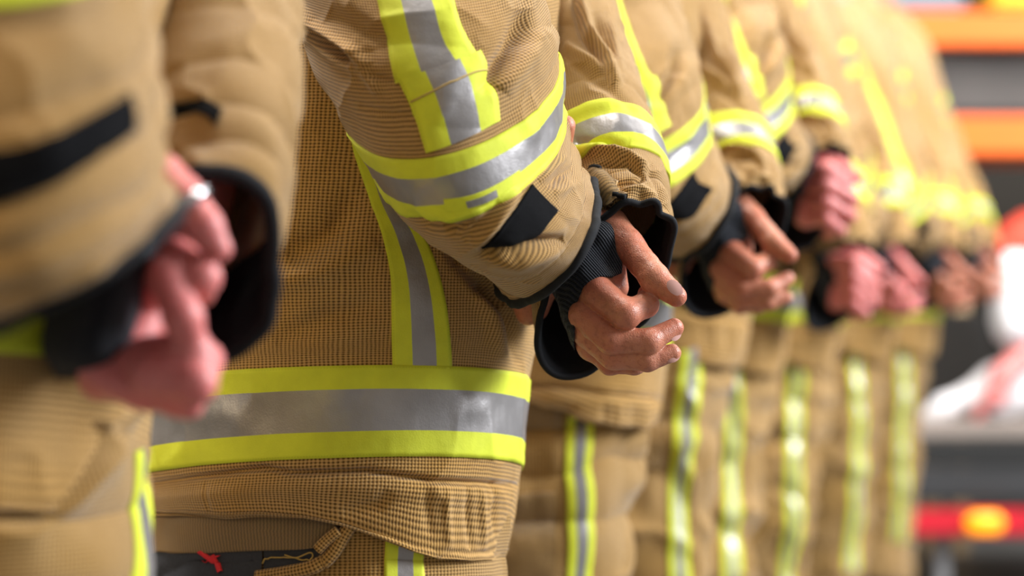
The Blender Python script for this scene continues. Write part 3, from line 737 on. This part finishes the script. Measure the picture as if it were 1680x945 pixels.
def main_extra(body, jacket, tor, sl, sf, trs, tr):
    # pocket flap, label and pocket under the jacket hem
    flap = strip_px(tr, 'pocket_flap', [(236, 800), (330, 800), (430, 810), (500, 820), (560, 840)], [(238, 906), (330, 905), (430, 901), (500, 900), (548, 892)], TAN, trs, n=60, m=30, off=.006)
    lab = strip_px(tr, 'pocket_label', [(236, 890), (300, 890), (370, 890), (431, 890)], [(236, 960), (300, 960), (370, 958), (427, 952)], LABEL, trs, n=30, m=20, off=.0045)
    for a, b in (([(331, 902), (345, 914), (355, 922)], 5), ([(335, 921), (343, 915), (350, 911), (360, 910)], 4), ([(349, 908), (356, 925), (362, 940)], 5)):
        L = resample(a, 12); o1 = [(x-b*.6, y+b*.3) for x, y in L]; o2 = [(x+b*.6, y-b*.3) for x, y in L]
        strip_px(tr, 'red_embroidered_mark', o1, o2, RED, lab, n=14, m=5, off=.0068)
    pk = strip_px(tr, 'pocket_opening', [(431, 893), (470, 893), (505, 892), (535, 886)], [(430, 940), (470, 934), (505, 928), (530, 918)], LABEL, trs, n=30, m=16, off=.003)
    uvs = tr.uv_of(resample([(431, 926), (438, 914), (445, 916), (470, 911), (500, 920), (515, 912), (512, 905), (490, 912), (470, 908)], 50))
    pipe('stitched_thread', tr.sample(uvs[:, 0], uvs[:, 1], .0055), .0007, GOLD, pk)
    uvs = tr.uv_of(resample([(420, 948), (470, 940), (520, 928), (548, 905), (566, 876), (575, 862)], 40))
    pipe('pocket_edge_roll', tr.sample(uvs[:, 0], uvs[:, 1], .004), .0062, TAN, trs, ns=12)
    uvs = tr.uv_of(resample([(524, 900), (540, 884), (560, 868)], 20))
    pipe('pocket_edge_roll', tr.sample(uvs[:, 0], uvs[:, 1], .008), .005, TAN, trs, ns=12)
    # pull loop and small eyelets above the far cuff
    strip_px(sf, 'cuff_loop', [(984, 284), (1002, 300), (1018, 318), (1030, 332)], [(972, 292), (984, 312), (996, 328), (1004, 342)], TAN, jacket, n=30, off=.0065)
    for a in ([(975, 286), (984, 289)], [(988, 328), (998, 330)], [(1010, 330), (1028, 336)]):
        uvs = sf.uv_of(resample(a, 8)); pipe('stitch_tack', sf.sample(uvs[:, 0], uvs[:, 1], .006), .0022, BLACK, jacket, ns=8)
    # fold line stitched across the sleeve tape joint
    uvs = sl.uv_of(resample([(676, 168), (715, 150), (755, 130), (796, 112)], 30)); pipe('tape_seam', sl.sample(uvs[:, 0], uvs[:, 1], .003), .0007, GOLD, jacket, ns=6)

def first_extra(body, jacket, tor, sl, sf, trs, tr):
    off = np.array(body.location)
    D = 1.30
    th = np.linspace(0, 2*np.pi, 40, endpoint=False)
    c = W3(304, 335, D+.012)-off; ax = (W3(330, 372, D)-W3(290, 310, D)); ax /= np.linalg.norm(ax); e1 = np.cross(ax, [0, 1, 0]); e1 /= np.linalg.norm(e1); e2 = np.cross(ax, e1)
    pipe('finger_ring', [c+.0128*(math.cos(t)*e1+math.sin(t)*e2) for t in th], .0028, METAL, body, True)

P2 = person('sharply focused firefighter, loose fist out of a black cuff, red mark on pocket label', (0, 0, 0), 2, 1.0, skinm=SKIN, sharp=True, extra=main_extra)
P1 = person('nearest firefighter, at the left photo edge, wearing a ring on a pink hand', (-.25, -.66, .012), 5, .45, hand='first', skinm=PINK, far_off=(-.02, 0, 0), hem=.10, tshift=.015, leg=.035, extra=first_extra)
P3 = person('firefighter directly behind the sharp one, thumb lying along a tanned closed fist', (.172, .70, .035), 8, .45, hem=.035, skinm=SKIN)
P4 = person('firefighter with four stacked pink fingers raised above the next pink fist', (.335, 1.32, .11), 11, .35, hand='back', skinm=PINK)
P5 = person('firefighter whose pink fist hangs just under the raised four-finger hand', (.46, 1.94, .07), 14, .35, hand='back', skinm=PINK, drop=.085)
P6 = person('blurred firefighter, third from the far end of the row, small dark pinkish fist', (.63, 2.56, .05), 17, .35, skinm=PINK, drop=.06)
P7 = person('blurred firefighter, second from the far end of the row', (.84, 3.18, .04), 20, .3, skinm=SKIN, drop=.05)
P8 = person('last firefighter of the row, sleeve and back outlined against the orange shelf beams', (1.04, 3.8, .03), 23, .3, skinm=SKIN, drop=.03)

# ------------------------------------------------------------------ things behind the row
ORANGE = mat('orange_painted_steel', plain((.95, .16, .01), .45, ns=6, var=.92))
GREYP = mat('dark_grey_board', plain((.06, .055, .052), .7, ns=5))
DARKM = mat('black_steel', plain((.012, .012, .012), .5, ns=5))
TIMBER = mat('pale_timber', plain((.42, .30, .17), .7, ns=8))
def thing(name, label, cat, loc, group=None):
    o = bpy.data.objects.new(name, None); S.collection.objects.link(o); o.location = loc
    o['label'] = label; o['category'] = cat
    if group: o['group'] = group
    return o
rk = thing('pallet_rack', 'orange-beamed storage rack behind the row of firefighters', 'shelving', (0, 0, 0))
Y = 8.2; z = lambda py, D=Y: CZ-(py-HY)/FPX*D; x = lambda px, D=Y: (px-CX)/FPX*D
for y0, y1 in ((20, 76), (192, 254)):
    for dy in (0, .9): box('beam', ((x(1330)+x(2300))/2, Y+dy, (z(y0)+z(y1))/2), (x(2300)-x(1330), .05, z(y0)-z(y1)), ORANGE, rk, .008)
for px in (1345, 2290):
    for dy in (0, .9): box('upright', (x(px), Y+dy+.06, 1.1), (.08, .07, 2.2), DARKM, rk, .006)
box('shelf_board', ((x(1330)+x(2300))/2, Y+.48, z(18)-.01), (x(2300)-x(1330), .85, .02), GREYP, rk)
box('shelf_board', ((x(1330)+x(2300))/2, Y+.48, z(190)-.01), (x(2300)-x(1330), .85, .02), GREYP, rk)
bx = box('storage_box', (x(1690), Y+.35, (z(82)+z(188))/2+.0), (x(1990)-x(1380), .5, z(84)-z(190)), mat('charcoal_plastic', plain((.075, .07, .068), .6, ns=4)), None, .02)
bx['label'] = 'long charcoal box between the two orange shelf beams'; bx['category'] = 'box'
gb = box('folded_tarpaulin', (x(1490), Y+.25, z(18)+.047), (.42, .4, .09), mat('blue_grey_sheet', plain((.22, .27, .33), .6, ns=9)), None, .03)
gb['label'] = 'blue-grey folded sheet on top of the upper orange beam'; gb['category'] = 'sheet'
yb = box('yellow_crate', (x(1665), Y+.12, z(16)+.07), (.17, .3, .14), mat('yellow_plastic', plain((.95, .55, .01), .5, ns=9)), None, .02)
yb['label'] = 'yellow crate on the upper shelf at the top right corner'; yb['category'] = 'crate'
# pale timber frame
tf = thing('timber_frame', 'pale timber frame standing under the lower orange beam', 'frame', (0, 0, 0))
D = 7.9
for px in (1527, 1575): box('post', (x(px, D), D, z(600, D)/2+z(262, D)/2), (.05, .05, z(262, D)-z(600, D)), TIMBER, tf)
box('rail', (x(1551, D), D, z(272, D)), (.15, .05, .05), TIMBER, tf); box('rail', (x(1551, D), D, z(380, D)), (.15, .05, .06), TIMBER, tf)
for px in (1527, 1575): box('leg', (x(px, D), D, z(600, D)/2), (.05, .05, z(600, D)), TIMBER, tf)
# low cart
D = 6.85
ct = thing('low_cart', 'low dark flatbed with red lower rail and an amber lamp', 'cart', (0, 0, 0))
xa, xb = x(1380, D), x(2050, D); cxm, wd = (xa+xb)/2, xb-xa
box('deck', (cxm, D+.4, (z(692, D)+z(722, D))/2), (wd, .8, z(692, D)-z(722, D)), mat('worn_grey_deck', plain((.30, .25, .22), .5, ns=4)), ct, .01)
box('side_panel', (cxm, D+.02, (z(724, D)+z(765, D))/2), (wd, .05, z(724, D)-z(765, D)), DARKM, ct, .006)
box('side_rail', (cxm, D-.01, (z(765, D)+z(822, D))/2), (wd, .07, z(768, D)-z(822, D)), mat('dark_grey_rail', plain((.035, .035, .038), .5, ns=4)), ct, .015)
box('red_rail', (cxm, D-.01, (z(834, D)+z(878, D))/2), (wd, .06, z(834, D)-z(878, D)), mat('red_reflector', plain((.62, .012, .03), .4, ns=4)), ct, .012)
def lamp_mat(nt, b):
    b.inputs['Base Color'].default_value = (1, .28, .0, 1); b.inputs['Emission Color'].default_value = (1, .30, .0, 1); b.inputs['Emission Strength'].default_value = .9; b.inputs['Roughness'].default_value = .3
bv, bf = sd_mesh([(('l', .01), .01, np.array([x(1596, D), D-.05, z(855, D)]), np.array([x(1624, D), D-.05, z(855, D)]), .03, .03)], .004)
new_mesh('amber_lamp', bv, bf, mat('amber_lens', lamp_mat), ct)
for px in (1420, 1980):
    for dy in (.12, .7):
        th = np.linspace(0, 2*np.pi, 32, endpoint=False)
        box('axle_bracket', (x(px, D), D+dy, .16), (.05, .08, .18), METAL, ct)
        pipe('wheel', [[x(px, D)+.06*math.cos(t), D+dy, .085+.06*math.sin(t)] for t in th], .025, LEATHER, ct, True)
box('support_leg', (x(1555, D), D+.1, .11), (.04, .05, .22), mat('grey_steel', plain((.3, .3, .31), .4, ns=5)), ct)
box('backrest_panel', (x(1560, D), D+.7, (z(692, D)+z(520, D))/2), (.5, .06, z(520, D)-z(692, D)), DARKM, ct, .02)

# seated person behind: white clothes, forearm resting forward
D = 7.0; q = lambda px, py, d=0: W3(px, py, D+d)
pr = [(('arm', .01), .02, q(1735, 560), q(1690, 575), .045, .042), (('arm', .01), .02, q(1690, 575), q(1645, 620, -.06), .044, .036), (('arm', .01), .02, q(1645, 620, -.06), q(1632, 655, -.09), .036, .028),
      (('t', .01), .03, q(1740, 600, .15), q(1720, 480, .15), .12, .13), (('n', .01), .02, q(1700, 440, .15), q(1690, 418, .13), .055, .05),
      (('h', .01), .02, q(1690, 405, .12), q(1672, 412, .1), .085, .07)]
for k in range(4): pr.append((('f%d' % k, .004), .006, q(1622, 662+k*3, -.06+k*.02), q(1600, 690+k, -.07+k*.02), .0105, .009))
pr.append((('th', .004), .006, q(1628, 655, -.08), q(1604, 668, -.1), .012, .010))
hv, hf = sd_mesh(pr, .006)
sp = new_mesh('person', hv, hf, PINK); sp['label'] = 'person in a white top and red cap behind, bare forearm resting on white trousers'; sp['category'] = 'person'
WHITE = mat('white_cotton', plain((.80, .79, .82), .8, ns=12, bmp=.002))
hv, hf = sd_mesh([(('t', .01), .04, q(1740, 600, .15), q(1715, 480, .15), .15, .15), (('t', .01), .04, q(1715, 480, .15), q(1660, 462, .12), .12, .07), (('s', .02), .03, q(1665, 458, .03), q(1668, 530, .0), .08, .07)], .008, noise=lambda V: V+(fbm(V*14, 3)*.006)[:, None])
new_mesh('white_shirt', hv, hf, WHITE, sp)
hv, hf = sd_mesh([(('a', .02), .03, q(1740, 625, .1), q(1640, 640, .02), .10, .072), (('a', .02), .03, q(1640, 640, .02), q(1545, 672, .0), .072, .03), (('a', .02), .03, q(1545, 672, .0), q(1520, 684, .0), .03, .02)], .008, noise=lambda V: V+(fbm(V*12, 5)*.008)[:, None])
new_mesh('white_trousers', hv, hf, WHITE, sp)
hv, hf = sd_mesh([(('a', .02), .02, q(1692, 398, .12), q(1672, 404, .1), .092, .078), (('b', .02), .02, q(1665, 412, .08), q(1630, 420, .04), .05, .03)], .006)
new_mesh('red_cap', hv, hf, mat('red_cap_cloth', plain((.62, .05, .02), .7, ns=20)), sp)
